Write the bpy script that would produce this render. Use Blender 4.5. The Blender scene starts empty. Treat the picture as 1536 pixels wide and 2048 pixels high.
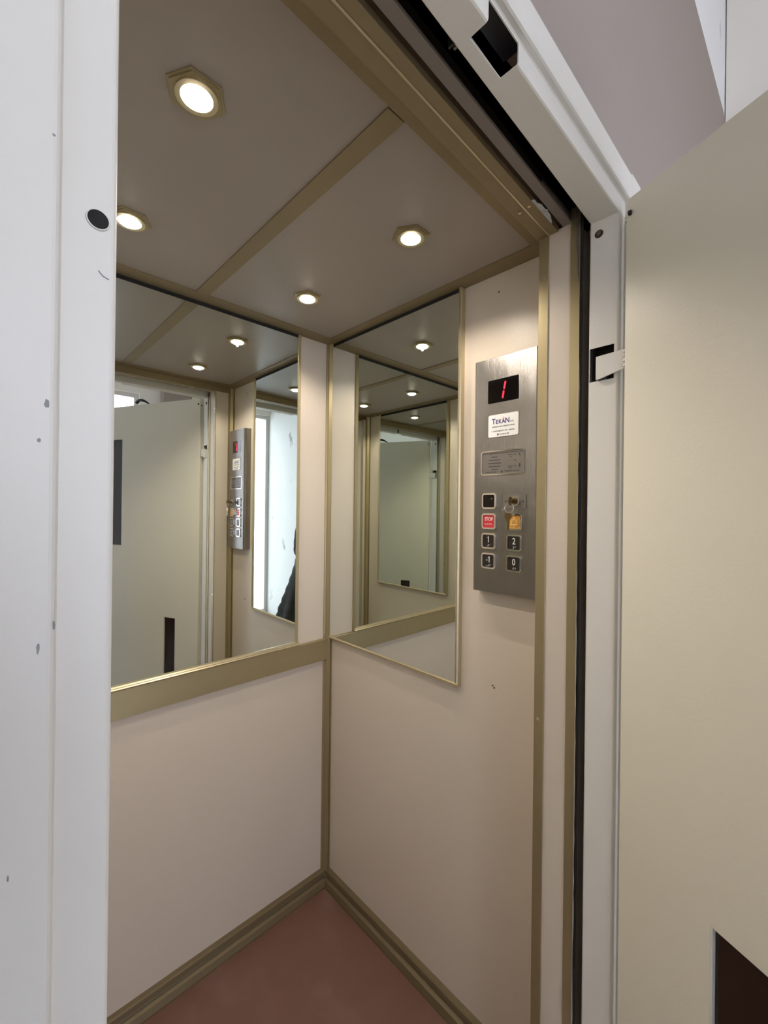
import bpy, bmesh, math, random
from mathutils import Vector, Matrix
random.seed(4)
SC = bpy.context.scene
COL = SC.collection
R = math.radians

# ---------------------------------------------------------------- camera
CF, CCX, CCY = 852.56, 772.77, 1015.42
yaw, pit, rol = R(44.02), R(.05), R(.677)
F = Vector((math.sin(yaw), math.cos(yaw), 0)); RT = Vector((math.cos(yaw), -math.sin(yaw), 0)); UP = Vector((0, 0, 1))
F2 = F*math.cos(pit)+UP*math.sin(pit); U2 = UP*math.cos(pit)-F*math.sin(pit)
R3 = RT*math.cos(rol)+U2*math.sin(rol); U3 = U2*math.cos(rol)-RT*math.sin(rol)
cam = bpy.data.cameras.new('camera'); camo = bpy.data.objects.new('camera', cam); COL.objects.link(camo)
M = Matrix((R3, U3, -F2)).transposed().to_4x4(); M.translation = Vector((-1.0539, -1.4206, 1.5283))
camo.matrix_world = M
cam.sensor_fit = 'VERTICAL'; cam.sensor_height = 36.0; cam.lens = CF/2048*36.0
cam.shift_x = (768-CCX)/2048; cam.shift_y = (CCY-1024)/2048
cam.clip_start = .01; cam.clip_end = 200
SC.camera = camo

# ---------------------------------------------------------------- world, light, exposure
w = bpy.data.worlds.new('world'); SC.world = w; w.use_nodes = True
bg = w.node_tree.nodes['Background']; bg.inputs[0].default_value = (.85, .85, 1.0, 1); bg.inputs[1].default_value = 7.0
pl = bpy.data.lights.new('window_portal', 'AREA'); pl.shape = 'RECTANGLE'; pl.size = 2.34; pl.size_y = 2.80
pl.cycles.is_portal = True
po = bpy.data.objects.new('window_portal', pl); COL.objects.link(po)
po.location = (-.855, -4.33, 1.4); po.rotation_euler = (R(90), 0, R(180))
SC.view_settings.view_transform = 'Standard'; SC.view_settings.look = 'None'
SC.view_settings.gamma = 1; SC.view_settings.use_curve_mapping = False
SC.view_settings.exposure = 0.0
SC.cycles.max_bounces = 14; SC.cycles.diffuse_bounces = 6; SC.cycles.glossy_bounces = 10
SC.cycles.transparent_max_bounces = 12; SC.cycles.use_denoising = True
SC.cycles.sample_clamp_indirect = 6
LAMP_W = 9.8

# ---------------------------------------------------------------- materials
MAT = {}
def mat(name, col, rough=.5, metal=0., noise=0., nscale=40., bump=0., bscale=300., spec=.5, stretch=None, aniso=0., emit=None, es=0., coat=0.):
    m = bpy.data.materials.new(name); m.use_nodes = True; nt = m.node_tree; b = nt.nodes['Principled BSDF']
    b.inputs['Base Color'].default_value = (*col, 1); b.inputs['Roughness'].default_value = rough
    b.inputs['Metallic'].default_value = metal; b.inputs['Specular IOR Level'].default_value = spec
    b.inputs['Coat Weight'].default_value = coat
    if aniso: b.inputs['Anisotropic'].default_value = aniso
    tc = nt.nodes.new('ShaderNodeTexCoord'); mp = nt.nodes.new('ShaderNodeMapping')
    nt.links.new(tc.outputs['Object'], mp.inputs[0])
    if stretch: mp.inputs['Scale'].default_value = stretch
    if noise:
        n = nt.nodes.new('ShaderNodeTexNoise'); n.inputs['Scale'].default_value = nscale; n.inputs['Detail'].default_value = 4
        nt.links.new(mp.outputs[0], n.inputs[0])
        mx = nt.nodes.new('ShaderNodeMix'); mx.data_type = 'RGBA'
        nt.links.new(n.outputs[0], mx.inputs[0])
        mx.inputs[6].default_value = (*[c*(1-noise) for c in col], 1); mx.inputs[7].default_value = (*[min(1, c*(1+noise)) for c in col], 1)
        nt.links.new(mx.outputs[2], b.inputs['Base Color'])
    if bump:
        n = nt.nodes.new('ShaderNodeTexNoise'); n.inputs['Scale'].default_value = bscale; n.inputs['Detail'].default_value = 2
        nt.links.new(mp.outputs[0], n.inputs[0])
        bp = nt.nodes.new('ShaderNodeBump'); bp.inputs['Strength'].default_value = bump; bp.inputs['Distance'].default_value = .0006
        nt.links.new(n.outputs[0], bp.inputs['Height']); nt.links.new(bp.outputs[0], b.inputs['Normal'])
    if emit:
        b.inputs['Emission Color'].default_value = (*emit, 1); b.inputs['Emission Strength'].default_value = es
    MAT[name] = m; return m
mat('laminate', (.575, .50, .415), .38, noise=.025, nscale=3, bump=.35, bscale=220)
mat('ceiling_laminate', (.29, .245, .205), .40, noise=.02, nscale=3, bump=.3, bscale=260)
mat('bronze', (.39, .325, .19), .42, metal=.75, noise=.04, nscale=30, stretch=(1, 1, 1), bump=.15, bscale=400)
mat('bronze_mid', (.25, .19, .105), .48, metal=.45, noise=.04, nscale=30)
mat('bronze_dark', (.155, .115, .06), .55, metal=.3)
mat('bronze_light', (.62, .54, .36), .3, metal=.85)
mat('brown_gasket', (.05, .028, .012), .7)
mat('grey_edge', (.20, .17, .15), .6)
mat('frame_paint', (.68, .655, .60), .42, bump=.25, bscale=160, noise=.012, nscale=8)
mat('door_paint', (.70, .66, .55), .40, bump=.35, bscale=150, noise=.02, nscale=5)
mat('steel', (.28, .265, .25), .27, metal=1., noise=.05, nscale=60, stretch=(1, 20, .05), bump=.35, bscale=260)
mat('steel_plate', (.24, .22, .205), .42, metal=.9, noise=.05, nscale=90)
mat('chrome', (.90, .88, .86), .12, metal=1.)
mat('black_gloss', (.004, .003, .003), .10, spec=.3)
mat('black_button', (.018, .014, .014), .3)
mat('black_ink', (.03, .03, .035), .6)
mat('white_print', (.80, .80, .78), .45)
mat('blue_ink', (.03, .02, .16), .5)
mat('red_ink', (.6, .05, .04), .5)
mat('red_button', (.50, .025, .035), .35)
mat('amber_button', (.60, .30, .05), .35)
mat('led_red', (.5, .0, .01), .5, emit=(1, .01, .03), es=3.)
mat('brass', (.27, .19, .09), .25, metal=1.)
mat('floor_vinyl', (.165, .082, .062), .42, noise=.10, nscale=14, bump=.3, bscale=90)
mat('shaft_dark', (.012, .011, .010), .9)
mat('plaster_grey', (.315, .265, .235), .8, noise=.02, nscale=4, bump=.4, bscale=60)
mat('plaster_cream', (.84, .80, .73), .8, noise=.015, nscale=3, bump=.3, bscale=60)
mat('plaster_white', (.80, .80, .80), .8, noise=.03, nscale=5, bump=.3, bscale=60)
mat('landing_floor', (.42, .40, .38), .35, noise=.08, nscale=5)
mat('terrace', (.62, .63, .63), .8, noise=.05, nscale=6)
mat('dark_glass', (.022, .011, .007), .25, noise=.2, nscale=60)
mat('black_metal', (.015, .014, .014), .35)
mat('grey_smudge', (.28, .28, .29), .8)
mat('lamp_lens', (1, 1, 1), .3, emit=(1, .91, .78), es=26.)
mat('frosted', (.80, .78, .74), .2)
mat('coat_cloth', (.018, .019, .017), .75, noise=.3, nscale=12, bump=.8, bscale=90)
mat('trouser_cloth', (.03, .035, .05), .85, noise=.2, nscale=30)
mat('skin', (.50, .30, .21), .5, noise=.04, nscale=20)
mat('hair', (.03, .02, .014), .6, noise=.3, nscale=120)
mat('shoe', (.02, .018, .016), .4)
mat('phone_case', (.02, .02, .024), .3)
mat('eye_white', (.8, .79, .77), .25)
mat('lip', (.40, .17, .14), .45)
mm = mat('mirror', (.80, .835, .79), .0, metal=1.)
mat('mirror_back', (.006, .006, .006), .8)
g = bpy.data.materials.new('window_glass'); g.use_nodes = True; nt = g.node_tree
for n in list(nt.nodes): nt.nodes.remove(n)
o_ = nt.nodes.new('ShaderNodeOutputMaterial'); mx = nt.nodes.new('ShaderNodeMixShader'); tr = nt.nodes.new('ShaderNodeBsdfTransparent'); gl = nt.nodes.new('ShaderNodeBsdfGlossy')
gl.inputs['Roughness'].default_value = .02; tr.inputs[0].default_value = (.95, .98, .98, 1); mx.inputs[0].default_value = .08
nt.links.new(tr.outputs[0], mx.inputs[1]); nt.links.new(gl.outputs[0], mx.inputs[2]); nt.links.new(mx.outputs[0], o_.inputs[0])
MAT['window_glass'] = g
# scuffed white wall: soft grey smudges
def smudge(m, col2, scale, lo, hi, st=(1, 1, 1)):
    nt = m.node_tree; b = nt.nodes['Principled BSDF']; tc = nt.nodes.new('ShaderNodeTexCoord'); mp = nt.nodes.new('ShaderNodeMapping'); mp.inputs['Scale'].default_value = st
    n = nt.nodes.new('ShaderNodeTexNoise'); n.inputs['Scale'].default_value = scale; n.inputs['Detail'].default_value = 5
    cr = nt.nodes.new('ShaderNodeValToRGB'); cr.color_ramp.elements[0].position = lo; cr.color_ramp.elements[1].position = hi
    cr.color_ramp.elements[0].color = (0, 0, 0, 1); cr.color_ramp.elements[1].color = (1, 1, 1, 1)
    mx = nt.nodes.new('ShaderNodeMix'); mx.data_type = 'RGBA'
    nt.links.new(tc.outputs['Object'], mp.inputs[0]); nt.links.new(mp.outputs[0], n.inputs[0]); nt.links.new(n.outputs[0], cr.inputs[0]); nt.links.new(cr.outputs[0], mx.inputs[0])
    old = b.inputs['Base Color'].links[0].from_socket
    nt.links.new(old, mx.inputs[6]); mx.inputs[7].default_value = (*col2, 1); nt.links.new(mx.outputs[2], b.inputs['Base Color'])
smudge(MAT['plaster_white'], (.42, .42, .44), 7, .66, .74, (1, 1, .5))
smudge(MAT['floor_vinyl'], (.21, .13, .11), 5, .5, .75)

# ---------------------------------------------------------------- mesh helpers
class MB:
    def __init__(s): s.bm = bmesh.new()
    def box(s, x0, x1, y0, y1, z0, z1, bev=0., seg=1):
        x0, x1 = min(x0, x1), max(x0, x1); y0, y1 = min(y0, y1), max(y0, y1); z0, z1 = min(z0, z1), max(z0, z1)
        t = bmesh.new()
        v = [t.verts.new((x, y, z)) for x in (x0, x1) for y in (y0, y1) for z in (z0, z1)]
        for f in ((0, 1, 3, 2), (4, 6, 7, 5), (0, 4, 5, 1), (2, 3, 7, 6), (0, 2, 6, 4), (1, 5, 7, 3)): t.faces.new([v[i] for i in f])
        if bev: bmesh.ops.bevel(t, geom=list(t.edges), offset=bev, segments=seg, affect='EDGES', profile=.5)
        s.merge(t); return s
    def merge(s, t):
        me = bpy.data.meshes.new('t'); t.to_mesh(me); t.free(); s.bm.from_mesh(me); bpy.data.meshes.remove(me)
    def poly(s, pts, ax, a0, a1, bev=0.):
        """prism: 2d points extruded along axis ax ('x': pts=(y,z); 'y': pts=(x,z); 'z': pts=(x,y))"""
        def P(p, a): return {'x': (a, p[0], p[1]), 'y': (p[0], a, p[1]), 'z': (p[0], p[1], a)}[ax]
        t = bmesh.new(); n = len(pts)
        A = [t.verts.new(P(p, a0)) for p in pts]; B = [t.verts.new(P(p, a1)) for p in pts]
        fa = t.faces.new(A); fb = t.faces.new(B[::-1])
        for i in range(n): t.faces.new((A[i], B[i], B[(i+1) % n], A[(i+1) % n]))
        if bev: bmesh.ops.bevel(t, geom=list(set(list(fa.edges)+list(fb.edges))), offset=bev, segments=2, affect='EDGES', profile=.5)
        bmesh.ops.recalc_face_normals(t, faces=t.faces); s.merge(t); return s
    def ring(s, outer, inner, ax, a0, a1):
        def P(p, a): return {'x': (a, p[0], p[1]), 'y': (p[0], a, p[1]), 'z': (p[0], p[1], a)}[ax]
        t = bmesh.new(); n = len(outer)
        L = [[t.verts.new(P(p, a)) for p in q] for q, a in ((outer, a0), (outer, a1), (inner, a1), (inner, a0))]
        for k in range(4):
            for i in range(n): t.faces.new((L[k][i], L[(k+1) % 4][i], L[(k+1) % 4][(i+1) % n], L[k][(i+1) % n]))
        bmesh.ops.recalc_face_normals(t, faces=t.faces); s.merge(t); return s
    def sheet(s, path, th, ax, a0, a1):
        """bent sheet metal: a polyline thickened to its left by th"""
        pts = [Vector(p) for p in path]; off = []
        for i, p in enumerate(pts):
            d0 = (pts[i]-pts[i-1]).normalized() if i else (pts[1]-pts[0]).normalized()
            d1 = (pts[i+1]-pts[i]).normalized() if i < len(pts)-1 else d0
            n0 = Vector((-d0.y, d0.x)); n1 = Vector((-d1.y, d1.x)); b = (n0+n1)
            b = b.normalized(); off.append(p+b*th/max(.3, b.dot(n0)))
        def P(p, a): return {'x': (a, p[0], p[1]), 'y': (p[0], a, p[1]), 'z': (p[0], p[1], a)}[ax]
        t = bmesh.new()
        L = [[t.verts.new(P(p, a)) for p in q] for q, a in ((pts, a0), (pts, a1), (off, a1), (off, a0))]
        n = len(pts)
        for k in range(4):
            for i in range(n-1): t.faces.new((L[k][i], L[(k+1) % 4][i], L[(k+1) % 4][i+1], L[k][i+1]))
        for i in (0, n-1): t.faces.new([L[k][i] for k in range(4)])
        bmesh.ops.recalc_face_normals(t, faces=t.faces); s.merge(t); return s
    def cyl(s, c, r, h, ax='z', seg=24, r2=None, bev=0.):
        t = bmesh.new(); bmesh.ops.create_cone(t, cap_ends=True, segments=seg, radius1=r, radius2=r if r2 is None else r2, depth=h)
        if bev: bmesh.ops.bevel(t, geom=[e for e in t.edges if len(e.link_faces) == 2 and abs(e.verts[0].co.z-e.verts[1].co.z) < 1e-6], offset=bev, segments=2, affect='EDGES')
        rot = {'z': Matrix(), 'x': Matrix.Rotation(R(90), 4, 'Y'), 'y': Matrix.Rotation(R(90), 4, 'X')}[ax]
        bmesh.ops.transform(t, matrix=Matrix.Translation(c) @ rot, verts=t.verts); s.merge(t); return s
    def torus(s, c, r, rr, ax='z', seg=32, ms=8):
        t = bmesh.new(); V = []
        for i in range(seg):
            a = 2*math.pi*i/seg; row = []
            for j in range(ms):
                b = 2*math.pi*j/ms; q = (r+rr*math.cos(b)); p = Vector((q*math.cos(a), q*math.sin(a), rr*math.sin(b)))
                if ax == 'x': p = Vector((p.z, p.x, p.y))
                if ax == 'y': p = Vector((p.x, p.z, p.y))
                row.append(t.verts.new(p+Vector(c)))
            V.append(row)
        for i in range(seg):
            for j in range(ms): t.faces.new((V[i][j], V[(i+1) % seg][j], V[(i+1) % seg][(j+1) % ms], V[i][(j+1) % ms]))
        bmesh.ops.recalc_face_normals(t, faces=t.faces); s.merge(t); return s
    def tube(s, pts, r, seg=10):
        pts = [Vector(p) for p in pts]; t = bmesh.new(); rows = []
        for i, p in enumerate(pts):
            d = (pts[min(i+1, len(pts)-1)]-pts[max(i-1, 0)]).normalized()
            a = d.orthogonal().normalized() if i == 0 else (a-d*a.dot(d)).normalized(); b = d.cross(a)
            rr = r[i] if isinstance(r, (list, tuple)) else r
            rows.append([t.verts.new(p+(a*math.cos(2*math.pi*k/seg)+b*math.sin(2*math.pi*k/seg))*rr) for k in range(seg)])
        for i in range(len(rows)-1):
            for k in range(seg): t.faces.new((rows[i][k], rows[i][(k+1) % seg], rows[i+1][(k+1) % seg], rows[i+1][k]))
        t.faces.new(rows[0][::-1]); t.faces.new(rows[-1]); bmesh.ops.recalc_face_normals(t, faces=t.faces); s.merge(t); return s
    def text(s, body, size, loc, M3, extr=.0002, bold=0., sx=1., align='CENTER'):
        cu = bpy.data.curves.new('t', 'FONT'); cu.body = body; cu.size = size; cu.extrude = extr; cu.offset = bold; cu.align_x = align; cu.align_y = 'CENTER'; cu.resolution_u = 3
        ob = bpy.data.objects.new('t', cu); COL.objects.link(ob); dg = bpy.context.evaluated_depsgraph_get()
        me = bpy.data.meshes.new_from_object(ob.evaluated_get(dg)); bpy.data.objects.remove(ob); bpy.data.curves.remove(cu)
        me.transform(Matrix.Translation(loc) @ M3.to_4x4() @ Matrix.Diagonal((sx, 1, 1, 1))); s.bm.from_mesh(me); bpy.data.meshes.remove(me); return s
    def build(s, name, m, parent=None, smooth=False):
        me = bpy.data.meshes.new(name); s.bm.to_mesh(me); s.bm.free()
        ob = bpy.data.objects.new(name, me); COL.objects.link(ob)
        for k in (m if isinstance(m, (list, tuple)) else [m]): me.materials.append(MAT[k])
        if smooth:
            for p in me.polygons: p.use_smooth = True
        if parent:
            ob.parent = parent
            ob.matrix_parent_inverse = Matrix()
            ob.data.transform(Matrix.Translation(-world_loc(parent)))
        return ob
def world_loc(o):
    v = Vector(o.location)
    while o.parent: o = o.parent; v += Vector(o.location)
    return v
def tag(o, label=None, cat=None, group=None, kind=None):
    if label: o['label'] = label
    if cat: o['category'] = cat
    if group: o['group'] = group
    if kind: o['kind'] = kind
    return o
def empty(name, loc, label=None, cat=None, group=None, kind=None):
    o = bpy.data.objects.new(name, None); o.empty_display_size = .05; COL.objects.link(o); o.location = loc
    return tag(o, label, cat, group, kind)
def struct(o): o['kind'] = 'structure'; return o
def rrect(cx, cy, w_, h_, r, n=4):
    pts = []
    for (sx, sy, a0) in ((1, 1, 0), (-1, 1, 90), (-1, -1, 180), (1, -1, 270)):
        for k in range(n+1):
            a = R(a0+90*k/n); pts.append((cx+sx*(w_/2-r)+r*math.cos(a), cy+sy*(h_/2-r)+r*math.sin(a)))
    return pts

# ---------------------------------------------------------------- cabin shell
W, D, H = 1.06, .945, 2.2
struct(MB().box(-W-.02, .02, 0, .02, 0, H).build('wall_back', 'laminate'))
struct(MB().box(0, .02, -1.035, 0, 0, H).build('wall_right', 'laminate'))
struct(MB().box(-W-.02, -W, -1.035, 0, 0, H).build('wall_left', 'laminate'))
struct(MB().box(-W-.02, .02, -1.04, .02, -.04, 0).build('floor', 'floor_vinyl'))
ce = empty('ceiling', (-.53, -.5, H)); struct(ce)
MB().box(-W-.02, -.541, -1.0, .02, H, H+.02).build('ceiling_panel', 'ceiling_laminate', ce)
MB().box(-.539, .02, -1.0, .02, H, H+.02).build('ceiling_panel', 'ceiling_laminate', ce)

# little punched holes and scuff on the right wall
wr = bpy.data.objects['wall_right']
for y, z in ((-.7695, 1.0325), (-.7745, 1.0275), (-.7748, 2.139)):
    MB().cyl((-.0006, y, z), .0022, .001, 'x', 12).build('screw_hole', 'black_ink', wr)
# bronze trims: flat strips on the ceiling edge
E_ = .046
struct(MB().poly([(0, H), (-E_, H), (-E_, H-.003), (-.006, H-.010), (0, H-.010)], 'x', -W, 0).build('trim_1', 'bronze_mid'))
struct(MB().poly([(-.0, H), (-E_+.002, H), (-E_+.002, H-.003), (-.006, H-.010), (0, H-.010)], 'y', -D, 0).build('trim_2', 'bronze_mid'))
struct(MB().box(-W, 0, -D-.02, -.9025, H-.004, H).build('trim_3', 'bronze_mid'))
struct(MB().poly([(-W, H), (-W+E_, H), (-W+E_, H-.003), (-W+.006, H-.010), (-W, H-.010)], 'y', -D, 0).build('trim_4', 'bronze_mid'))
struct(MB().box(-.5625, -.5235, -.905, -.046, H-.003, H).build('trim_5', 'bronze_mid'))
# vertical corner trims
def corner_trim(name, x, y, sx, sy, z1=H):
    pts = [(0, 0), (.030, 0), (.030, .004), (.024, .0045), (.0215, .010), (.010, .0215), (.0045, .018), (.004, .022), (0, .022)]
    return struct(MB().poly([(x+sx*a, y+sy*b) for a, b in pts], 'z', 0, z1).build(name, 'bronze'))
corner_trim('trim_6', 0, 0, -1, -1)
corner_trim('trim_7', -W, 0, 1, -1)
corner_trim('trim_8', 0, -D, -1, 1)
corner_trim('trim_9', -W, -D, 1, 1)
# skirting: hollow two-step profile
def skirt(prof): return [(a, b) for a, b in prof]
SK = [(0, 0), (.030, 0), (.030, .006), (.024, .024), (.013, .030), (.010, .036), (.018, .042), (.016, .056), (.012, .060), (0, .062)]
struct(MB().poly([(-a, b) for a, b in SK], 'x', -W, -.0).build('baseboard_back', 'bronze_dark'))
struct(MB().poly([(-a, b) for a, b in SK], 'y', -D, 0).build('baseboard_right', 'bronze_dark'))
struct(MB().poly([(-W+a, b) for a, b in SK], 'y', -D, 0).build('baseboard_left', 'bronze_dark'))

# front returns (laminate posts) with bronze edge angles
def post(x_in, sx, base):
    t = empty('trim_%d' % base, (x_in, -D, 0)); struct(t)
    x_out = x_in+sx*(.0999 if sx > 0 else .0519)
    MB().box(x_in, x_out, -1.030, -D, 0, 2.17).build('post_panel', 'laminate', t)
    MB().box(x_in-sx*.0025, x_in+sx*.001, -.9670, -.9435, 0, 2.165, .0006).build('edge_angle', 'bronze', t)
    MB().box(x_in-sx*.003, x_in+sx*.001, -1.0385, -1.0178, 0, 2.20, .0006).build('edge_angle', 'bronze', t)
    MB().box(x_in-sx*.0046, x_in-sx*.003, -1.0392, -1.0383, 0, 2.20).build('edge_rib', 'bronze_light', t)
    MB().box(x_in-sx*.001, x_in+sx*.003, -1.0440, -1.0393, 0, 2.22).build('metal_edge', 'shaft_dark', t)
    for z in (2.068, 1.04):
        MB().cyl((x_in-sx*.0030, -.9545, z), .0042, .0016, 'x', 16, bev=.0005).build('screw', 'chrome', t)
    return t
pr = post(-.1, 1, 10)
post(-1.008, -1, 11)
# torn silicone / film along the right post's outer edge
b = MB()
zz = 2.19; random.seed(9)
t = bmesh.new(); vs = []
N = 26
for i in range(N+1):
    z = 2.2-.17*i/N; wdt = .008*(1-i/N)**.7+.0022*random.random()
    vs.append((t.verts.new((-.1038, -1.0388-.001*random.random(), z)), t.verts.new((-.1045-.0012*random.random(), -1.0388+wdt, z))))
for i in range(N): t.faces.new((vs[i][0], vs[i][1], vs[i+1][1], vs[i+1][0]))
r_ = bmesh.ops.solidify(t, geom=list(t.faces), thickness=.0008)
b.merge(t); b.build('torn_film', 'grey_edge', pr)
t = bmesh.new(); vs = []
for i in range(60):
    z = 1.86-i*.03; wdt = .0012+.0016*random.random()
    vs.append((t.verts.new((-.1032, -1.0392, z)), t.verts.new((-.1036, -1.0392-wdt*.8, z))))
for i in range(59): t.faces.new((vs[i][0], vs[i][1], vs[i+1][1], vs[i+1][0]))
bmesh.ops.solidify(t, geom=list(t.faces), thickness=.0006)
b = MB(); b.merge(t); b.build('silicone_bead', 'frosted', pr)

# cabin header above the opening
hd = empty('trim_12', (-.53, -D, 2.165)); struct(hd)
XL, XR = -1.008, -.1
MB().box(-W, 0, -.9725, -D, 2.165, H+.03, .0005).build('inner_angle', 'bronze_mid', hd)
MB().box(-W, 0, -.9760, -.9725, 2.1635, H+.03, .0005).build('seam_rib', 'bronze_light', hd)
MB().box(XL, XR, -.9955, -.9760, 2.1645, H+.03, .0005).build('outer_angle', 'bronze_mid', hd)
MB().box(-W, 0, -1.006, -.9955, 2.176, 2.182).build('gasket', 'brown_gasket', hd)
MB().box(-W, 0, -1.004, -.9965, 2.183, H+.03).build('header_core', 'shaft_dark', hd)
MB().box(XL, XR, -1.0255, -1.006, 2.170, 2.176, .0005).build('outer_plate', 'grey_edge', hd)
for x, y in ((-.2233, -.9845), (-.2192, -.9610)):
    MB().cyl((x, y, 2.1638), .0035, .0016, 'z', 14, bev=.0005).build('screw', 'bronze_light', hd)
t = bmesh.new(); vs = []
for i in range(14):
    x = -.235+i*.0075
    vs.append((t.verts.new((x, -.9955, 2.1642)), t.verts.new((x+.002*random.random(), -.9965-.010*math.sin(math.pi*i/13)*(.7+.4*random.random()), 2.166+.004*random.random()))))
for i in range(13): t.faces.new((vs[i][0], vs[i][1], vs[i+1][1], vs[i+1][0]))
bmesh.ops.solidify(t, geom=list(t.faces), thickness=.0006)
b = MB(); b.merge(t); b.build('torn_film', 'frosted', hd)

# the cabin is hung a touch askew to the landing: header and front strip run slightly off the door line
for o in list(hd.children)+[bpy.data.objects['trim_3']]:
    off = world_loc(o.parent) if o.parent else Vector((0, 0, 0))
    for v in o.data.vertices:
        X_ = v.co.x+off.x; Y_ = v.co.y+off.y
        if o.name == 'trim_3' and Y_ < -.95: continue
        v.co.y += (X_+.35)*.028
# ---------------------------------------------------------------- lift shaft (dark, behind the gap)
struct(MB().box(-1.5, .42, .25, .35, -.4, 3.5).build('wall_shaft_back', 'shaft_dark'))
struct(MB().box(.32, .42, -1.06, .25, -.4, 3.5).build('wall_shaft_right', 'shaft_dark'))
struct(MB().box(-1.5, -1.4, -1.06, .25, -.4, 3.5).build('wall_shaft_left', 'shaft_dark'))
struct(MB().box(-1.5, .42, -1.06, .35, 3.5, 3.6).build('ceiling', 'shaft_dark'))
struct(MB().box(-1.5, .42, -1.06, .35, -.5, -.4).build('floor', 'shaft_dark'))

# ---------------------------------------------------------------- landing shell
XW, XE, YF, YB = -2.03, 1.19, -1.112, -4.18
ZC = 3.17
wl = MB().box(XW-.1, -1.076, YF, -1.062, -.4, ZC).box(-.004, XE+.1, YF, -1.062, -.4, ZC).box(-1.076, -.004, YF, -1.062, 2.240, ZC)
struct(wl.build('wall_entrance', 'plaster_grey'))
MBw = MB().box(XW-.1, XE+.1, YF+.004, -1.062, ZC, 3.9)
struct(MBw.build('wall_entrance_upper', 'plaster_white'))
struct(MB().box(XE, XE+.1, YB-.1, YF, 0, 3.9).build('wall_east', 'plaster_cream'))
struct(MB().box(XW-.1, XW, YB-.1, YF, 0, 3.9).build('wall_west', 'plaster_white'))
struct(MB().box(.32, XE, YB-.1, YB, 0, 3.9).box(XW, .32, YB-.1, YB, 2.83, 3.9).build('wall_window', 'plaster_cream'))
struct(MB().box(.545, .87, YB, YB+.12, 0, 3.9).build('wall_window_pier', 'plaster_grey'))
struct(MB().box(XW-.1, XE+.1, YB-.1, -1.062, -.1, 0).build('floor', 'landing_floor'))
struct(MB().box(XW-.1, XE+.1, YB-.1, -1.062, 3.9, 4.0).build('ceiling', 'plaster_cream'))
# balcony window
wn = empty('window_1', (-.855, YB-.05, 0)); struct(wn)
MB().box(XW, .32, YB-.08, YB-.03, 2.78, 2.83).box(XW, .32, YB-.08, YB-.03, 0, .06).box(XW, XW+.05, YB-.08, YB-.03, .06, 2.78).box(.27, .32, YB-.08, YB-.03, .06, 2.78).build('window_frame', 'frame_paint', wn)
MB().box(-.89, -.83, YB-.08, YB-.03, .06, 2.78).build('window_mullion', 'frame_paint', wn)
MB().box(XW+.05, -.89, YB-.058, YB-.052, .06, 2.78).build('pane', 'window_glass', wn)
MB().box(-.83, .27, YB-.058, YB-.052, .06, 2.78).build('pane', 'window_glass', wn)
struct(MB().box(-5, 4, -9, YB-.1, -.15, -.03).build('floor', 'terrace'))

# ---------------------------------------------------------------- landing door frame (bent sheet steel)
FY0, FY1, FY2 = -1.058, -1.117, -1.130
def jamb(xi, sx, holes, base):
    q_ = 0 if sx > 0 else .0045
    """xi inner face, sx direction towards the wall"""
    X = lambda a: xi+sx*a
    def arc(cx, cy, r, a0, a1, n=4): return [(cx+r*math.cos(R(a0+(a1-a0)*k/n)), cy+r*math.sin(R(a0+(a1-a0)*k/n))) for k in range(n+1)]
    rr = .0035
    core = [(.04, FY0)]+[(.003, FY0), (0, FY0-.003)]
    front = arc(rr, FY1+rr, rr, 180, 270)+[(.0320-q_, FY1), (.0335-q_, FY1-.002), (.0335-q_, FY2+.004)]+arc(.0375-q_, FY2+.004, .004, 180, 270)+arc(.084, FY2+.007, .007, 270, 360)+[(.091, -1.108)]
    full = core+front
    tr_ = lambda P: [(X(a), b) for a, b in P]
    th = .0018*(1 if sx > 0 else -1)
    m = MB(); z = 0
    for (h0, h1) in holes:
        m.sheet(tr_(full), th, 'z', z, h0)
        m.sheet(tr_([(.04, FY0), (.003, FY0), (0, FY0-.0015)]), th, 'z', h0, h1)
        m.sheet(tr_([(0, -1.1095)]+front), th, 'z', h0, h1); z = h1
    m.sheet(tr_(full), th, 'z', z, 2.1478)
    return m.build('jamb', 'frame_paint', base)
fr = empty('trim_13', (-.54, FY1, 0)); struct(fr)
jr = jamb(-.1, 1, [(1.8045, 1.8765)], fr)
jl = jamb(-.9922, -1, [], fr)
def lintel(x0, x1, kind):
    z0 = 2.148; zf = lambda a: z0+a
    pts = [(FY0, zf(.04)), (FY0, zf(.003)), (FY0-.003, z0)]
    P_front = [(FY1+.0035, z0), (FY1+.001, zf(.001)), (FY1, zf(.0035)), (FY1, zf(.0320)), (FY1-.002, zf(.0335)), (FY2+.004, zf(.0335)), (FY2+.001, zf(.0347)), (FY2, zf(.038)), (FY2, zf(.084)), (FY2+.002, zf(.089)), (FY2+.007, zf(.091)), (-1.108, zf(.091))]
    if kind == 'full': return MB().sheet(pts+P_front, -.0018, 'x', x0, x1)
lm = MB()
for x0, x1 in ((-1.080, -.5905), (-.515, -.0105)):
    t = lintel(x0, x1, 'full'); me = bpy.data.meshes.new('q'); t.bm.to_mesh(me); lm.bm.from_mesh(me); bpy.data.meshes.remove(me)
lm.sheet([(FY0, 2.188), (FY0, 2.151), (FY0-.003, 2.148), (-1.0888, 2.148)], -.0018, 'x', -.5905, -.515)
lm.sheet([(FY1, 2.1775), (FY1, 2.180), (FY1-.002, 2.1815), (FY2+.004, 2.1815), (FY2+.001, 2.1827), (FY2, 2.186), (FY2, 2.232), (FY2+.002, 2.237), (FY2+.007, 2.239), (-1.108, 2.239)], -.0018, 'x', -.5905, -.515)
lm.box(-.0665, -.0095, FY2-.0004, -1.112, 2.150, 2.2375, .001)
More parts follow.
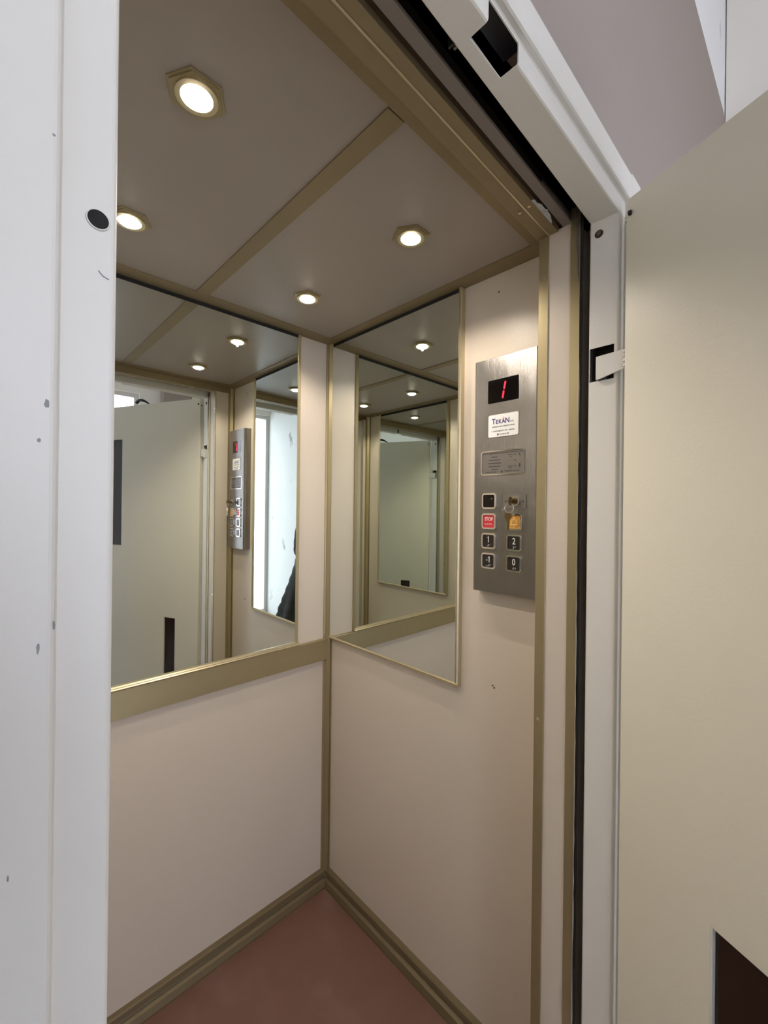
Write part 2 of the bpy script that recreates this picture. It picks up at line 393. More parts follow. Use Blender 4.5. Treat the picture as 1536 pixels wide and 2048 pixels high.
lm.box(-1.0805, -1.0215, FY2-.0004, -1.112, 2.150, 2.2375, .001)
for v in lm.bm.verts:
    if v.co.y > -1.075: v.co.y += (v.co.x+.1)*.022
lm.build('lintel', 'frame_paint', fr)
lb = MB().box(-.60, -.50, -1.1155, -1.085, 2.185, 2.187).box(-.60, -.597, -1.1155, -1.06, 2.15, 2.187)
lb.build('lock_box', 'black_metal', fr)
MB().box(-.594, -.590, -1.1150, -1.064, 2.151, 2.183).build('lock_plate', 'steel_plate', fr)
# dark lining behind the jamb slot and bolts
MB().box(-.073, -.070, -1.113, -1.061, 1.79, 1.89).box(-.095, -.073, -1.0640, -1.061, 1.79, 1.89).build('slot_lining', 'black_metal', fr)
b = MB().cyl((-.1005, -1.077, 2.119), .0085, .002, 'x', 20, bev=.0006); b.build('bolt_recess', 'brown_gasket', fr)
b = MB().cyl((-.1025, -1.077, 2.119), .0052, .004, 'x', 6, bev=.0008); b.build('bolt', 'steel_plate', fr)
MB().cyl((-1.0025, FY1-.0004, 1.698), .0056, .0012, 'y', 20).build('bolt_hole', 'shaft_dark', fr)
MB().torus((-1.0025, FY1-.0006, 1.698), .0057, .0005, 'y', 24, 6).build('hole_rim', 'frame_paint', fr)
random.seed(3)
for (x, z, h_, w_) in ((-1.0265, 1.5821, .0050, .0022), (-1.0296, 1.5622, .0022, .0016), (-1.0223, 1.4629, .0045, .0009), (-1.029, 1.4516, .0055, .0014), (-1.0249, 1.7268, .0014, .0014), (-1.0398, 1.336, .003, .0008)):
    pts = [(x+w_/2*math.cos(2*math.pi*k/9)*(.75+.5*random.random()), z+h_/2*math.sin(2*math.pi*k/9)*(.75+.5*random.random())) for k in range(9)]
    MB().poly(pts, 'y', FY2-.0003, FY2+.0002).build('paint_chip', 'grey_smudge', fr)
MB().tube([(-1.0020, FY1-.0003, 1.668), (-.9996, FY1-.0003, 1.6655), (-.9965, FY1-.0003, 1.6645)], .0003, 6).build('scratch', 'grey_smudge', fr)

# ---------------------------------------------------------------- landing door, standing open
TH = .4283
door = empty('door_1', (-.1133, -1.1331, 0)); struct(door)
door.rotation_euler = (0, 0, 0)
dd = Vector((-math.sin(TH), -math.cos(TH), 0)); dn = Vector((math.cos(TH), -math.sin(TH), 0))  # along leaf, outward (thickness)
def DM(s, n, z): return Vector((-.1133, -1.1331, 0))+dd*s+dn*n+Vector((0, 0, z))
def dbox(m, s0, s1, n0, n1, z0, z1, bev=0.):
    q = MB().box(s0, s1, n0, n1, z0, z1, bev)
    Mx = Matrix((dd, dn, Vector((0, 0, 1)))).transposed().to_4x4(); Mx.translation = Vector((-.1133, -1.1331, 0))
    bmesh.ops.transform(q.bm, matrix=Mx, verts=q.bm.verts); bmesh.ops.recalc_face_normals(q.bm, faces=q.bm.faces)
    me = bpy.data.meshes.new('q'); q.bm.to_mesh(me); m.bm.from_mesh(me); bpy.data.meshes.remove(me); q.bm.free(); return m
DW, DZ, DTH = .91, 2.155, .034
m = MB()
S1, S2 = (.176, .268), (.640, .735)
ZB = (.25, .854); ZA = (1.272, 1.946)
# leaf sheets around two vision slots
dbox(m, 0, S1[0], 0, DTH, .01, DZ, .0015)
dbox(m, S1[1], S2[0], 0, DTH, .01, DZ, .0015)
dbox(m, S2[1], DW, 0, DTH, .01, DZ, .0015)
dbox(m, S1[0]-.002, S1[1]+.002, 0.00001, DTH, ZB[1], DZ-.0002); dbox(m, S1[0]-.002, S1[1]+.002, 0.00001, DTH, .0102, ZB[0])
dbox(m, S2[0]-.002, S2[1]+.002, 0.00001, DTH, ZA[1], DZ-.0002); dbox(m, S2[0]-.002, S2[1]+.002, 0.00001, DTH, .0102, ZA[0])
m.build('door_leaf', 'door_paint', door)
for (s0, s1), (z0, z1) in ((S1, ZB), (S2, ZA)):
    v = dbox(MB(), s0, s1, .008, .014, z0, z1).build('vision_panel', 'dark_glass', door)
    dbox(MB(), s0, s0+.003, .001, .008, z0, z1).build('slot_edge', 'frame_paint', door)
MB().box(-.0735, -.0655, -1.152, -1.1310, .01, 2.147, .001).build('hinge_light_block', 'door_paint', door)  # added strip closing the hinge gap so window light stays off the jamb
# hooked plate reaching into the jamb slot
pts = [(-1.0760, 1.8545), (-1.0760, 1.8055), (-1.0840, 1.8065), (-1.131, 1.8185), (-1.140, 1.820), (-1.140, 1.8575), (-1.131, 1.8575)]
MB().poly(pts, 'x', -.1075, -.1045, .0006).build('interlock_plate', 'frame_paint', door)
MB().poly([(-1.0760, 1.8545), (-1.0760, 1.8055), (-1.0765, 1.8055), (-1.0765, 1.8545)], 'x', -.1045, -.094).build('plate_fold', 'frame_paint', door)
# weld and paint drips where the plate meets the leaf
b = MB()
for z in (1.822, 1.832, 1.843, 1.851): b.cyl((-.1115, -1.1335, z), .003, .006, 'z', 8, bev=.001)
b.build('weld_bead', 'frame_paint', door, smooth=True)
# pivot stub near the top of the hinge edge
b = MB().cyl(DM(.012, -.0025, 2.122), .005, .006, 'y', 14, bev=.001); b.build('pivot_stub', 'black_metal', door)
b = MB(); dbox(b, -.004, .001, .004, .012, 2.112, 2.1165); b.build('hinge_pin', 'brown_gasket', door)
# closer hook on the top edge
hk = [DM(.42+.006*k, .010, 2.156+.030*math.sin(min(1, k/14)*math.pi/2)-(.0016*max(0, k-14)**1.3)) for k in range(20)]
MB().tube(hk, [.004+.006*min(1, k/10) for k in range(20)], 10).build('closer_hook', 'black_metal', door, smooth=True)

# ---------------------------------------------------------------- mirrors
def mirror_back(name, x0, x1, z0, z1, label):
    t = empty(name, ((x0+x1)/2, 0, z0), label, 'mirror')
    MB().box(x0, x1, -.004, 0, z0, z1+.013).build('backing', 'mirror_back', t)
    MB().box(x0, x1, -.006, -.0041, z0, z1).build('glass', 'mirror', t)
    for xx in (x0, x1):
        MB().poly([(xx-.006, 0), (xx-.006, -.008), (xx-.002, -.012), (xx, -.0095), (xx+.002, -.012), (xx+.006, -.008), (xx+.006, 0)], 'z', z0+.0062, z1+.012).build('frame_side', 'bronze_light', t)
    MB().poly([(0, z0-.008), (-.017, z0-.008), (-.019, z0-.004), (-.016, z0-.001), (-.016, z0+.001), (-.013, z0+.005), (-.008, z0+.006), (0, z0+.006)], 'x', x0, x1+.006).build('frame_bottom', 'bronze_light', t)
    return t
mirror_back('wall_mirror', -.9, -.160, 1.004, 2.177, 'wide frameless-topped mirror above the broad bronze band on the back wall')
def mirror_side(name, x, sx, y0, y1, z0, z1, label):
    t = empty(name, (x, (y0+y1)/2, z0), label, 'mirror')
    MB().box(x, x+sx*.012, y0, y1, z0, z1+.013).build('backing', 'mirror_back', t)
    MB().box(x+sx*.0121, x+sx*.0150, y0, y1, z0, z1).build('glass', 'mirror', t)
    for yy in (y0, y1):
        if yy > -.03: continue
        MB().poly([(x, yy-.006), (x+sx*.016, yy-.006), (x+sx*.020, yy-.002), (x+sx*.0165, yy), (x+sx*.020, yy+.002), (x+sx*.016, yy+.006), (x, yy+.006)], 'z', z0+.0062, z1+.012).build('frame_side', 'bronze_light', t)
    MB().poly([(x, z0-.006), (x+sx*.016, z0-.006), (x+sx*.020, z0-.002), (x+sx*.0165, z0), (x+sx*.020, z0+.002), (x+sx*.016, z0+.006), (x, z0+.006)], 'y', y0-.006, y1+(.006 if y1 < -.03 else 0)).build('frame_bottom', 'bronze_light', t)
    return t
mirror_side('wall_mirror', 0, -1, -.655, -.0225, 1.003, 2.177, 'tall bronze-framed mirror on the right wall beside the steel control panel')
mirror_side('wall_mirror', -W, 1, -.81, -.205, 1.003, 2.177, 'bronze-framed mirror on the left wall, seen only inside the reflections of the right-hand mirror')
# bronze band under the back mirror
b = MB().box(-W, -.001, -.015, -.0001, .913, .996, .0008)
rl = b.build('wall_band', 'bronze'); tag(rl, 'broad flat bronze aluminium band running along the back wall under the mirror', 'rail')

# ---------------------------------------------------------------- ceiling spot lamps
def hexa(cx, cy, r): return [(cx+r*math.cos(R(60*k)), cy+r*math.sin(R(60*k))) for k in range(6)]
def circ(cx, cy, r, n=36): return [(cx+r*math.cos(2*math.pi*k/n), cy+r*math.sin(2*math.pi*k/n)) for k in range(n)]
LX = ((-.799, -.7005), (-.798, -.2755), (-.285, -.7005), (-.2935, -.2585))
LL = ('hexagonal ceiling spotlight nearest the doorway in the left ceiling panel, largest in the photo',
      'hexagonal ceiling spotlight above the back mirror, half hidden by the left door jamb',
      'hexagonal ceiling spotlight in the right ceiling panel, in front of the control panel wall',
      'hexagonal ceiling spotlight closest to the back right corner of the lift')
def make_lamp(loc):
    t = empty('ceiling_spotlight', loc, LL[0], 'lamp', 'four hexagonal spotlights in the lift ceiling')
    x, y, z = loc
    MB().poly(hexa(x, y, .0475), 'z', z, z-.0025).poly(hexa(x, y, .0425), 'z', z-.0025, z-.0045).build('plate', 'bronze', t)
    MB().ring(circ(x, y, .033), circ(x, y, .0248), 'z', z-.0045, z-.0075).build('ring', 'bronze_light', t, smooth=False)
    b = MB(); tt = bmesh.new(); rows = []
    for i in range(5):
        a = R(90)*i/4; rr = .0246*math.cos(a); zz = z-.0050-.010*math.sin(a)
        rows.append([tt.verts.new((x+max(rr, .0005)*math.cos(2*math.pi*k/28), y+max(rr, .0005)*math.sin(2*math.pi*k/28), zz)) for k in range(28)])
    for i in range(4):
        for k in range(28): tt.faces.new((rows[i][k], rows[i][(k+1) % 28], rows[i+1][(k+1) % 28], rows[i+1][k]))
    tt.faces.new(rows[-1]); bmesh.ops.recalc_face_normals(tt, faces=tt.faces); b.merge(tt); b.build('lens', 'lamp_lens', t, smooth=True)
    la = bpy.data.lights.new('spot_bulb', 'SPOT'); la.energy = LAMP_W; la.color = (1, .89, .765); la.spot_size = R(143); la.spot_blend = .55; la.shadow_soft_size = .004
    lo = bpy.data.objects.new('spot_bulb', la); COL.objects.link(lo); lo.parent = t; lo.location = (0, 0, -.0200)
    return t
lp0 = make_lamp((LX[0][0], LX[0][1], H))
for i in range(1, 4):
    c = lp0.copy(); COL.objects.link(c); c.location = (LX[i][0], LX[i][1], H); c['label'] = LL[i]
    for ch in lp0.children:
        k = ch.copy(); COL.objects.link(k); k.parent = c

# ---------------------------------------------------------------- control panel
PX = -.037
cp = empty('control_panel', (0, -.82, 1.301), 'tall brushed steel lift control panel with red digit display and square buttons', 'control panel')
m = MB().poly([(0, -.7215), (-.024, -.7215), (-.034, -.7235), (PX, -.728), (PX, -.908), (-.034, -.9125), (-.024, -.9145), (0, -.9145)], 'z', 1.301, 1.942)
m.build('face_plate', 'steel', cp)
TM = Matrix(((0, 0, -1), (-1, 0, 0), (0, 1, 0)))   # text x -> -y, text y -> z, normal -> -x
def TP(y, z, dx=0): return Vector((PX-dx, y, z))
def plate(name, y, z, wy, hz, r, x0, x1, m_, parent=cp, bev=0.): return MB().poly(rrect(y, z, wy, hz, r), 'x', PX-x0, PX-x1, bev).build(name, m_, parent)
# display
ds = plate('display', -.8135, 1.8495, .092, .063, .003, -.001, .0006, 'black_gloss')
def seg(y0, z0, y1, z1, w_):
    d = Vector((y1-y0, z1-z0)).normalized(); n = Vector((-d.y, d.x))*w_/2; a = Vector((y0, z0)); c = Vector((y1, z1)); k = d*w_*.6
    return [tuple(a), tuple(a+k+n), tuple(c-k+n), tuple(c), tuple(c-k-n), tuple(a+k-n)]
MB().poly(seg(-.8125, 1.8265, -.8162, 1.8480, .0045), 'x', PX-.0006, PX-.0011).poly(seg(-.8166, 1.8498, -.8210, 1.8722, .0045), 'x', PX-.0006, PX-.0011).build('digit', 'led_red', ds)
# maker's label
lb = plate('maker_label', -.8145, 1.7555, .091, .0615, .005, -.001, .0004, 'white_print')
MB().ring(rrect(-.8145, 1.7555, .0935, .064, .006), rrect(-.8145, 1.7555, .091, .0615, .005), 'x', PX+.001, PX-.0010).build('label_bezel', 'steel_plate', cp)
b = MB().text('T', .0205, TP(-.7860, 1.7665, .0005), TM, bold=.0004, sx=.90).text('E', .0155, TP(-.7960, 1.7650, .0005), TM, bold=.0004, sx=.90).text('K', .0155, TP(-.8055, 1.7650, .0005), TM, bold=.0004, sx=.90).text('A', .0155, TP(-.8158, 1.7650, .0005), TM, bold=.0004, sx=.95).text('N', .0185, TP(-.8275, 1.7660, .0005), TM, bold=.0004, sx=.95)
b.build('brand_lettering', 'blue_ink', lb)
MB().torus((PX-.0007, -.8158, 1.7735), .0022, .0005, 'x', 16, 6).text('1', .008, TP(-.8158, 1.7655, .0009), TM).build('emblem', 'red_ink', lb)
b = MB().text('ΕΠΕ', .0055, TP(-.8410, 1.7620, .0005), TM)
b.text('ΤΕΧΝΙΚΗ ΕΤΑΙΡΙΑ ΑΝΕΛΚΥΣΤΗΡΩΝ', .0043, TP(-.8145, 1.7520, .0005), TM, bold=.00005, sx=.93)
b.text('Γ. ΠΑΠΑΝΔΡΕΟΥ 79Α - ΑΘΗΝΑ', .0048, TP(-.8145, 1.7400, .0005), TM, bold=.00005)
b.text('☎ 210 28 46 458', .0050, TP(-.8145, 1.7310, .0005), TM, bold=.00005)
b.build('small_print', 'black_ink', lb)
# intercom
ic = plate('intercom', -.8135, 1.6545, .126, .060, .006, -.001, .0006, 'steel_plate')
MB().ring(rrect(-.8135, 1.6545, .131, .066, .008), rrect(-.8135, 1.6545, .126, .061, .006), 'x', PX+.001, PX-.0022).build('intercom_frame', 'chrome', cp)
b = MB()
for k, hw in enumerate((.0095, .0175, .0205, .0175, .0095)):
    b.poly(rrect(-.7900, 1.6705-.0085*k, 2*hw, .0022, .001), 'x', PX-.0006, PX-.0010)
b.build('speaker_slot', 'black_ink', ic)
b = MB()
for z in (1.6730, 1.6580, 1.6425): b.cyl((PX-.0008, -.8515, z), .0018, .0005, 'x', 14)
b.poly([(-.8590, 1.6775), (-.8620, 1.6770), (-.8655, 1.6730), (-.8660, 1.6680), (-.8645, 1.6690), (-.8635, 1.6725), (-.8610, 1.6755)], 'x', PX-.0006, PX-.0010)
b.poly([(-.8665, 1.6510), (-.8640, 1.6490), (-.8620, 1.6445), (-.8640, 1.6400), (-.8665, 1.6375)], 'x', PX-.0006, PX-.0010)
b.build('indicator', 'black_ink', ic)
for q in (('ΣΥΣΚΕΥΗ ΑΜΦΙΔΡΟΜΗΣ ΕΠΙΚΟΙΝΩΝΙΑΣ  EMERGENCY PHONE', .0042, -.8135, 1.6800), ('ΚΛΗΣΗ', .0038, -.8380, 1.6735), ('CALL', .0038, -.8380, 1.6690),
          ('ΜΙΛΗΣΤΕ', .0034, -.8380, 1.6435), ('SPEAK', .0038, -.8380, 1.6390), ('ΠΙΕΣΤΕ ΤΟ ΚΟΥΜΠΙ', .0036, -.7800, 1.6295), ('ΠΕΡΙΜΕΝΕΤΕ ΑΠΑΝΤΗΣΗ', .0036, -.8430, 1.6305)):
    MB().text(q[0], q[1], TP(q[2], q[3], .0007), TM).build('small_print', 'black_ink', ic)
MB().poly(rrect(-.8125, 1.6300, .0040, .0060, .0012), 'x', PX-.0006, PX-.0012).build('press_key', 'black_ink', ic)
# buttons
def button(y, z, face, label, txt=None, braille=None, extra=None):
    t = empty('push_button', (0, 0, 0)); t.parent = cp; t.location = Vector((PX, y, z))-Vector(cp.location); t['label'] = label
    MB().ring(rrect(y, z, .0445, .0430, .008), rrect(y, z, .0355, .0345, .004), 'x', PX, PX-.0040).ring(rrect(y, z, .0410, .0400, .0065), rrect(y, z, .0355, .0345, .004), 'x', PX-.0040, PX-.0055).build('bezel', 'chrome', t)
    MB().poly(rrect(y, z, .0353, .0343, .0038), 'x', PX, PX-.0038).build('cap', face, t)
    b = MB(); n_ = 0
    if txt:
        for (s, sz, oy, oz, sx) in txt:
            if s == '1': b.poly([(y+oy+.0008, z+oz+.0084), (y+oy+.0040, z+oz+.0058), (y+oy+.0040, z+oz+.0046), (y+oy+.0002, z+oz+.0066)], 'x', PX-.0038, PX-.0042)
            b.text(s, sz, TP(y+oy, z+oz, .0040), TM, bold=.00005 if sz > .01 else .0, sx=sx); n_ = 1
    if braille:
        for (oy, oz) in braille: b.cyl((PX-.0041, y-oy, z+oz), .0008, .0008, 'x', 8); n_ = 1
    if n_: b.build('legend', 'white_print', t)
    else: b.bm.free()
    if extra: extra(t)
    return t
c0, c1 = -.776, -.8525
def bell(t):
    y, z = c1, 1.4955; b = MB()
    arcp = [(-.0095, -.0055), (-.0075, -.002), (-.0058, .003), (-.0035, .0065), (0, .0082), (.0035, .0065), (.0058, .003), (.0075, -.002), (.0095, -.0055)]
    b.tube([(PX-.0041, y-a, z+c) for a, c in arcp], .0008, 6)
    b.box(PX-.0048, PX-.0038, y-.0100, y+.0100, z-.0083, z-.0058)
    b.cyl((PX-.0041, y, z+.0118), .0018, .0012, 'x', 12); b.cyl((PX-.0041, y, z-.0118), .0020, .0012, 'x', 12)
    b.build('bell_sign', 'bell_cream', t)
mat('bell_cream', (.85, .62, .30), .4)
def sensor(t):
    MB().box(PX-.0044, PX-.0037, c0-.0105, c0-.0065, 1.5555, 1.5585).build('emitter', 'steel_plate', t)
button(c0, 1.5508, 'black_gloss', 'plain black window button above the red STOP button', extra=sensor)
st = [(-.012+.0016*k, -.0062-.0016*((k*7) % 3)) for k in range(16) if k % 4 != 3]
button(c0, 1.4955, 'red_button', 'red STOP button', txt=[('STOP', .0135, 0, .0055, .78)], braille=st)
button(c1, 1.4955, 'amber_button', 'amber bell button for the alarm', extra=bell)
bd = lambda s: [(s+a*.0022, -.0095-c*.0020) for a, c in ((0, 0), (0, 1), (0, 2), (-1, 2), (2, .2))]
button(c0, 1.4416, 'black_button', 'black button marked 1', txt=[('1', .0240, 0, .0035, .80)], braille=bd(0))
button(c1, 1.4412, 'black_button', 'black button marked 2', txt=[('2', .0240, 0, .0035, .80)], braille=bd(0)+[(.0044, -.0110)])
button(c0, 1.3872, 'black_button', 'black button marked minus 1', txt=[('1', .0240, -.003, .0035, .80), ('-', .0200, .0045, .0035, .9)], braille=bd(.003)+[(-.004, -.0142), (-.006, -.0142), (-.002, -.0142)])
button(c1, 1.3866, 'black_button', 'black button marked 0', txt=[('0', .0240, 0, .0035, .80)], braille=bd(0)+[(.0060, -.0122), (.0044, -.0122)])
# key switch plate
KY, KZ = -.8515, 1.5500
kp = plate('key_switch', -.8515, 1.5500, .066, .0385, .005, 0, .0014, 'steel_plate')
for yy in (-.8265, -.8765): MB().cyl((PX-.0016, yy, 1.5500), .0024, .0006, 'x', 14).build('rivet_hole', 'black_ink', kp)
MB().cyl((PX-.0040, KY-.003, KZ), .0125, .0065, 'x', 28, bev=.0012).build('lock_collar', 'chrome', kp)
MB().cyl((PX-.0080, KY-.003, KZ), .0090, .0030, 'x', 28, bev=.0008).build('lock_barrel', 'brass', kp)
# the keys
ky = empty('key_ring', (PX-.012, KY, KZ), 'two small brass keys on a thin wire ring hanging from the panel lock', 'keys')
yk = KY-.003
def key_shape(o, L, flip=1):
    pass
# key in the lock: blade along x, bow outside, held vertical
kb = MB()
kb.poly([(PX-.0095, KZ-.0035), (PX-.0095, KZ+.0035), (PX-.019, KZ+.0040), (PX-.022, KZ+.0100), (PX-.031, KZ+.0115), (PX-.037, KZ+.0060), (PX-.038, KZ-.0030), (PX-.034, KZ-.0095), (PX-.026, KZ-.0110), (PX-.020, KZ-.0060)], 'y', yk-.0011, yk+.0011, .0004)
kb.build('key', 'brass', ky)
rc = Vector((PX-.0310, yk+.001, KZ-.0175))
MB().torus(rc, .0125, .0006, 'x', 36, 6).torus(rc+Vector((-.0009, 0, 0)), .0125, .0006, 'x', 36, 6).build('split_ring', 'chrome', ky, smooth=True)
kx = PX-.0310; y0, z0 = yk+.004, KZ-.0290
kk = [(0, 0), (.0065, -.0005), (.0105, -.0060), (.0100, -.0130), (.0060, -.0180), (.0040, -.0200), (.0042, -.0420), (.0018, -.0465), (-.0025, -.0440), (-.0018, -.0400), (-.0036, -.0375), (-.0022, -.0340), (-.0038, -.0310), (-.0024, -.0275), (-.0036, -.0205), (-.0065, -.0175), (-.0105, -.0130), (-.0105, -.0055), (-.0060, -.0005)]
MB().poly([(y0-a, z0+c) for a, c in kk], 'x', kx-.0011, kx+.0011, .0004).build('key', 'brass', ky)
MB().cyl((kx, y0, z0-.0045), .0022, .0026, 'x', 14).build('key_hole', 'black_ink', ky)

# ---------------------------------------------------------------- the photographer, seen only as a reflection
PB = Vector((-1.0539, -1.4206, 0))-Vector((math.sin(yaw), math.cos(yaw), 0))*.40+Vector((math.cos(yaw), -math.sin(yaw), 0))*.12
fw = Vector((math.sin(yaw), math.cos(yaw), 0)); rt = Vector((math.cos(yaw), -math.sin(yaw), 0))
def L(r, f, z): return PB+rt*r+fw*f+Vector((0, 0, z))
def skin(verts, edges, sub=2):
    me = bpy.data.meshes.new('s'); me.from_pydata([tuple(L(*v[:3])) for v in verts], edges, [])
    ob = bpy.data.objects.new('s', me); COL.objects.link(ob)
    ob.modifiers.new('k', 'SKIN'); ob.modifiers.new('u', 'SUBSURF').levels = sub
    for i, v in enumerate(verts):
        r_ = v[3]; me.skin_vertices[0].data[i].radius = (r_, r_ if len(v) < 5 else v[4]); me.skin_vertices[0].data[i].use_root = (i == 0)
    dg = bpy.context.evaluated_depsgraph_get(); dg.update(); out = bpy.data.meshes.new_from_object(ob.evaluated_get(dg))
    bpy.data.objects.remove(ob); bpy.data.meshes.remove(me); b = MB(); b.bm.from_mesh(out); bpy.data.meshes.remove(out); return b
pe = empty('person', (PB.x, PB.y, 0), 'person in a long dark padded coat holding up a black phone outside the lift', 'person')
V = [(0, 0, .95, .13), (0, 0, 1.15, .125), (0, -.01, 1.36, .13), (0, .0, 1.47, .058), (0, .015, 1.56, .055),
     (.17, -.01, 1.40, .062), (.165, .05, 1.12, .046), (.015, .28, 1.32, .034), (-.050, .352, 1.392, .024),
     (-.17, -.01, 1.40, .062), (-.235, .03, 1.16, .046), (-.205, .27, 1.32, .034), (-.190, .352, 1.392, .024),
     (.095, 0, .88, .095), (.11, .02, .50, .062), (.12, -.01, .10, .042), (-.095, 0, .88, .095), (-.11, .02, .50, .062), (-.12, -.01, .10, .042),
     (.13, .12, .045, .034), (-.13, .12, .045, .034)]
Ed = [(0, 1), (1, 2), (2, 3), (3, 4), (2, 5), (5, 6), (6, 7), (7, 8), (2, 9), (9, 10), (10, 11), (11, 12), (0, 13), (13, 14), (14, 15), (0, 16), (16, 17), (17, 18), (15, 19), (18, 20)]
body = skin(V, Ed)
# head with jaw, brow, nose, lips and ears
t = bmesh.new(); bmesh.ops.create_uvsphere(t, u_segments=48, v_segments=36, radius=1)
hc = Vector((0, .035, 1.625))
for v in t.verts:
    x, y, z = v.co
    k = 1-.30*max(0, -z)**1.4; X = x*.076*k; Y = y*.094*(1-.12*max(0, -z)); Z = z*.118
    if y > 0:
        Y += .020*math.exp(-((x/.16)**2))*math.exp(-((z+.16)/.17)**2)*(1 if z < .1 else .4)     # nose
        Y += .008*math.exp(-((x/.30)**2)-((z+.80)/.16)**2)                                        # chin
        Y += .006*math.exp(-((x/.28)**2)-((z+.48)/.07)**2)+.005*math.exp(-((z-.20)/.10)**2-(x/.6)**2)
        Y -= .010*math.exp(-(((abs(x)-.40)/.16)**2)-((z-.02)/.10)**2)
    if abs(x) > .93 and -.25 < z < .2 and abs(y) < .3: X += math.copysign(.012, x)
    v.co = L(hc.x+X, hc.y+Y, hc.z+Z)
body.merge(t); bo = body.build('body', 'skin', pe, smooth=True)
for sx in (-1, 1):
    b = MB(); t = bmesh.new(); bmesh.ops.create_uvsphere(t, u_segments=16, v_segments=12, radius=.0115)
    bmesh.ops.translate(t, verts=t.verts, vec=L(sx*.031, .104, 1.627)); b.merge(t); e = b.build('eye', 'eye_white', pe, smooth=True)
    b = MB(); t = bmesh.new(); bmesh.ops.create_uvsphere(t, u_segments=12, v_segments=8, radius=.0055)
    bmesh.ops.translate(t, verts=t.verts, vec=L(sx*.031, .1115, 1.627)); b.merge(t); b.build('iris', 'black_gloss', e, smooth=True)
    MB().tube([L(sx*.015, .126, 1.652), L(sx*.031, .125, 1.657), L(sx*.048, .112, 1.652)], [.002, .003, .0015], 8).build('eyebrow', 'hair', pe, smooth=True)
MB().tube([L(-.022, .122, 1.568), L(-.008, .131, 1.570), L(.008, .131, 1.570), L(.022, .122, 1.568)], [.002, .005, .005, .002], 8).build('lips', 'lip', pe, smooth=True)
t = bmesh.new(); bmesh.ops.create_uvsphere(t, u_segments=48, v_segments=36, radius=1); random.seed(6)
dele = []
for v in t.verts:
    x, y, z = v.co
    if z < -.35+.0*y or (y > .35 and z < .45) or (y > .0 and z < -.05 and abs(x) < .99): dele.append(v)
    j = 1+.02*math.sin(40*x+9*y)+.015*random.random(); v.co = L(hc.x+x*.083*j, hc.y-.006+y*.099*j, hc.z+.006+z*.122*j)
bmesh.ops.delete(t, geom=dele, context='VERTS'); bmesh.ops.solidify(t, geom=list(t.faces), thickness=.006); b = MB(); b.merge(t); b.build('hair', 'hair', pe, smooth=True)
# padded coat: quilted loft, open flare towards the person's right hem
rows = []; t = bmesh.new(); NS = 64
prof = [(.50, .335, .20, .045), (.54, .335, .20, .045), (.62, .315, .19, .045), (.72, .290, .175, .035), (.85, .260, .165, .02), (.97, .235, .158, .01), (1.07, .215, .150, .005), (1.18, .215, .148, 0), (1.28, .222, .145, 0), (1.36, .215, .130, 0), (1.425, .170, .105, 0), (1.465, .095, .085, 0), (1.50, .082, .082, .0)]
levels = []
for i in range(len(prof)-1):
    for k in range(6):
        a = k/6; levels.append([prof[i][q]*(1-a)+prof[i+1][q]*a for q in range(4)])
levels.append(list(prof[-1]))
for (z, a, c, o) in levels:
    puff = 1+.030*abs(math.sin(math.pi*(z-.50)/.085)); fl = max(0, (1.0-z)/.5)
    rows.append([t.verts.new(L(o+a*puff*math.cos(2*math.pi*k/NS)*(1+.05*fl*math.sin(9*2*math.pi*k/NS)), .0+c*puff*math.sin(2*math.pi*k/NS)*(1+.07*fl*math.sin(7*2*math.pi*k/NS+1)), z)) for k in range(NS)])
for i in range(len(rows)-1):
    for k in range(NS): t.faces.new((rows[i][k], rows[i][(k+1) % NS], rows[i+1][(k+1) % NS], rows[i+1][k]))
bmesh.ops.recalc_face_normals(t, faces=t.faces); bmesh.ops.solidify(t, geom=list(t.faces), thickness=.012)
b = MB(); b.merge(t)
def sleeve(pts, r0, r1):
    P_ = [Vector(p) for p in pts]; out = []; n = 40
    for i in range(n+1):
        u = i/n*(len(P_)-1); k = min(int(u), len(P_)-2); f = u-k
        p0 = P_[max(k-1, 0)]; p1 = P_[k]; p2 = P_[k+1]; p3 = P_[min(k+2, len(P_)-1)]
        q = .5*((2*p1)+(p2-p0)*f+(2*p0-5*p1+4*p2-p3)*f*f+(3*p1-p0-3*p2+p3)*f**3); out.append(L(*q))
    return out, [(r0+(r1-r0)*i/n)*(1+.05*abs(math.sin(i*.62))) for i in range(n+1)]
for sg in (((.14, -.01, 1.39), (.165, .02, 1.25), (.165, .06, 1.13), (.09, .18, 1.235), (-.020, .325, 1.362)), ((-.15, -.01, 1.40), (-.215, .01, 1.27), (-.235, .04, 1.16), (-.222, .17, 1.25), (-.200, .325, 1.362))):
    pp, rr = sleeve(sg, .080, .043); b.tube(pp, rr, 20)
b.build('coat', 'coat_cloth', pe, smooth=True)
MB().tube([L(0, .165+.02*(1.0-z), z) for z in (.52, .7, .9, 1.1, 1.3)], .004, 8).build('coat_zip', 'black_metal', pe)
# trousers and shoes
for sx in (-1, 1):
    MB().tube([L(sx*.095, 0, .90), L(sx*.10, .01, .70), L(sx*.112, .022, .50), L(sx*.116, .0, .28), L(sx*.12, -.01, .075)], [.108, .095, .080, .068, .066], 20).build('trouser_leg', 'trouser_cloth', pe, smooth=True)
    t = bmesh.new(); bmesh.ops.create_uvsphere(t, u_segments=24, v_segments=16, radius=1)
    for v in t.verts:
        x, y, z = v.co; z = max(z, -.45); v.co = L(sx*.125+x*.050*(1-.15*max(0, y)), .055+y*.145, .0365+z*.080*(1-.35*max(0, y)))
    b = MB(); b.merge(t); b.build('shoe', 'shoe', pe, smooth=True)
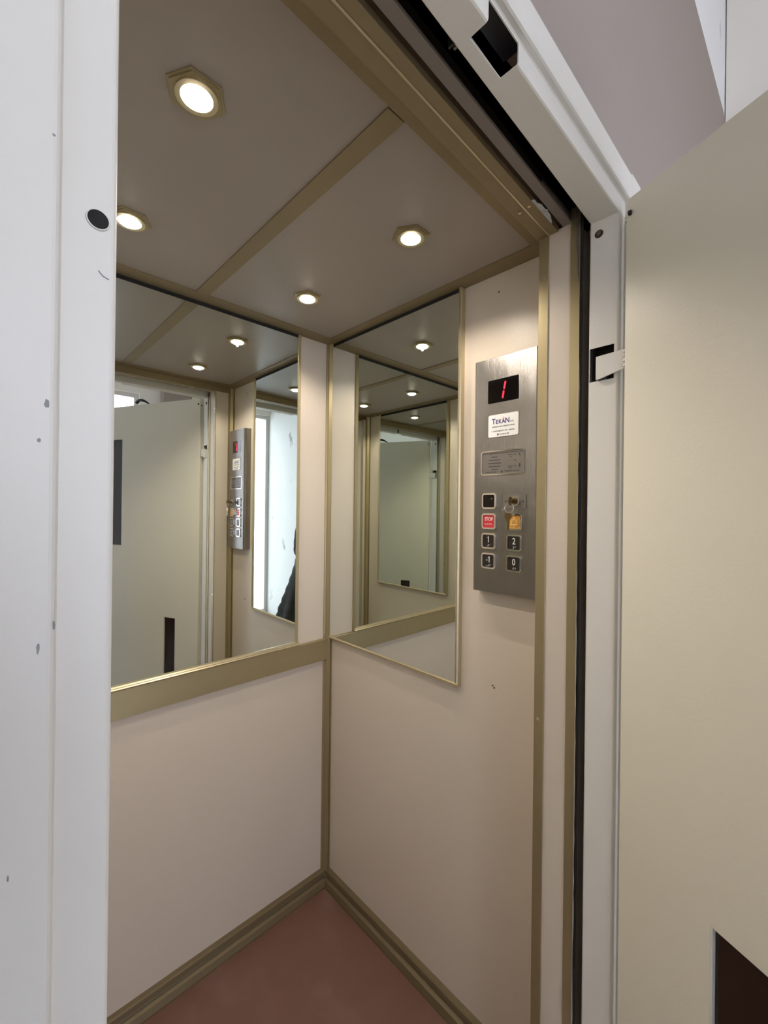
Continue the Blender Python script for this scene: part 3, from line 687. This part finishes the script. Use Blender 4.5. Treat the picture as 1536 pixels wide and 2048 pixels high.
# hands: palm plus five bent fingers closing on the phone's edges
def hand(c, sx):
    """sx=+1 right hand on the phone's right edge; fingers run behind, thumb on the screen side"""
    r0, f0, z0 = c; V = [(r0+sx*.030, f0-.030, z0-.050, .022, .016), (r0+sx*.030, f0-.016, z0-.020, .028, .014), (r0+sx*.026, f0-.006, z0+.012, .024, .012)]; Ed = [(0, 1), (1, 2)]
    for k, (dz, ln) in enumerate(((.030, .9), (.012, 1.0), (-.008, .95), (-.026, .75))):
        a = len(V); V += [(r0+sx*.026, f0+.000, z0+dz*.8, .0095), (r0+sx*.012, f0+.0125, z0+dz, .0085), (r0-sx*.010*ln, f0+.0150, z0+dz*1.02, .0078), (r0-sx*.026*ln, f0+.0125, z0+dz*1.02, .0068)]
        Ed += [(2 if k < 2 else 1, a), (a, a+1), (a+1, a+2), (a+2, a+3)]
    a = len(V); V += [(r0+sx*.020, f0-.030, z0-.012, .0115), (r0+sx*.006, f0-.028, z0+.012, .0100), (r0-sx*.006, f0-.023, z0+.030, .0085)]
    Ed += [(1, a), (a, a+1), (a+1, a+2)]
    return skin(V, Ed, 2)
PHR, PHF, PHZ = -.12, .4-.015, 1.5283-.055
hand((PHR+.036, PHF, PHZ-.035), 1).build('hand', 'skin', pe, smooth=True)
hand((PHR-.036, PHF, PHZ-.035), -1).build('hand', 'skin', pe, smooth=True)
# phone: held upright, lens at the camera position
ph = empty('phone', tuple(L(PHR, PHF, PHZ)), 'black phone held upright in both hands at the lift entrance', 'phone')
def lbox(r0, r1, f0, f1, z0, z1, bev):
    q = MB().box(r0, r1, f0, f1, z0, z1, bev, 3)
    Mx = Matrix((rt, fw, Vector((0, 0, 1)))).transposed().to_4x4(); Mx.translation = PB
    bmesh.ops.transform(q.bm, matrix=Mx, verts=q.bm.verts); bmesh.ops.recalc_face_normals(q.bm, faces=q.bm.faces); return q
lbox(PHR-.036, PHR+.036, PHF-.008, PHF, PHZ-.074, PHZ+.074, .003).build('phone_body', 'phone_case', ph)
lbox(PHR-.034, PHR+.034, PHF-.0088, PHF-.0079, PHZ-.071, PHZ+.071, .0002).build('screen', 'black_gloss', ph)
lbox(PHR-.018, PHR+.018, PHF, PHF+.002, PHZ+.034, PHZ+.070, .0008).build('camera_bump', 'phone_case', ph)
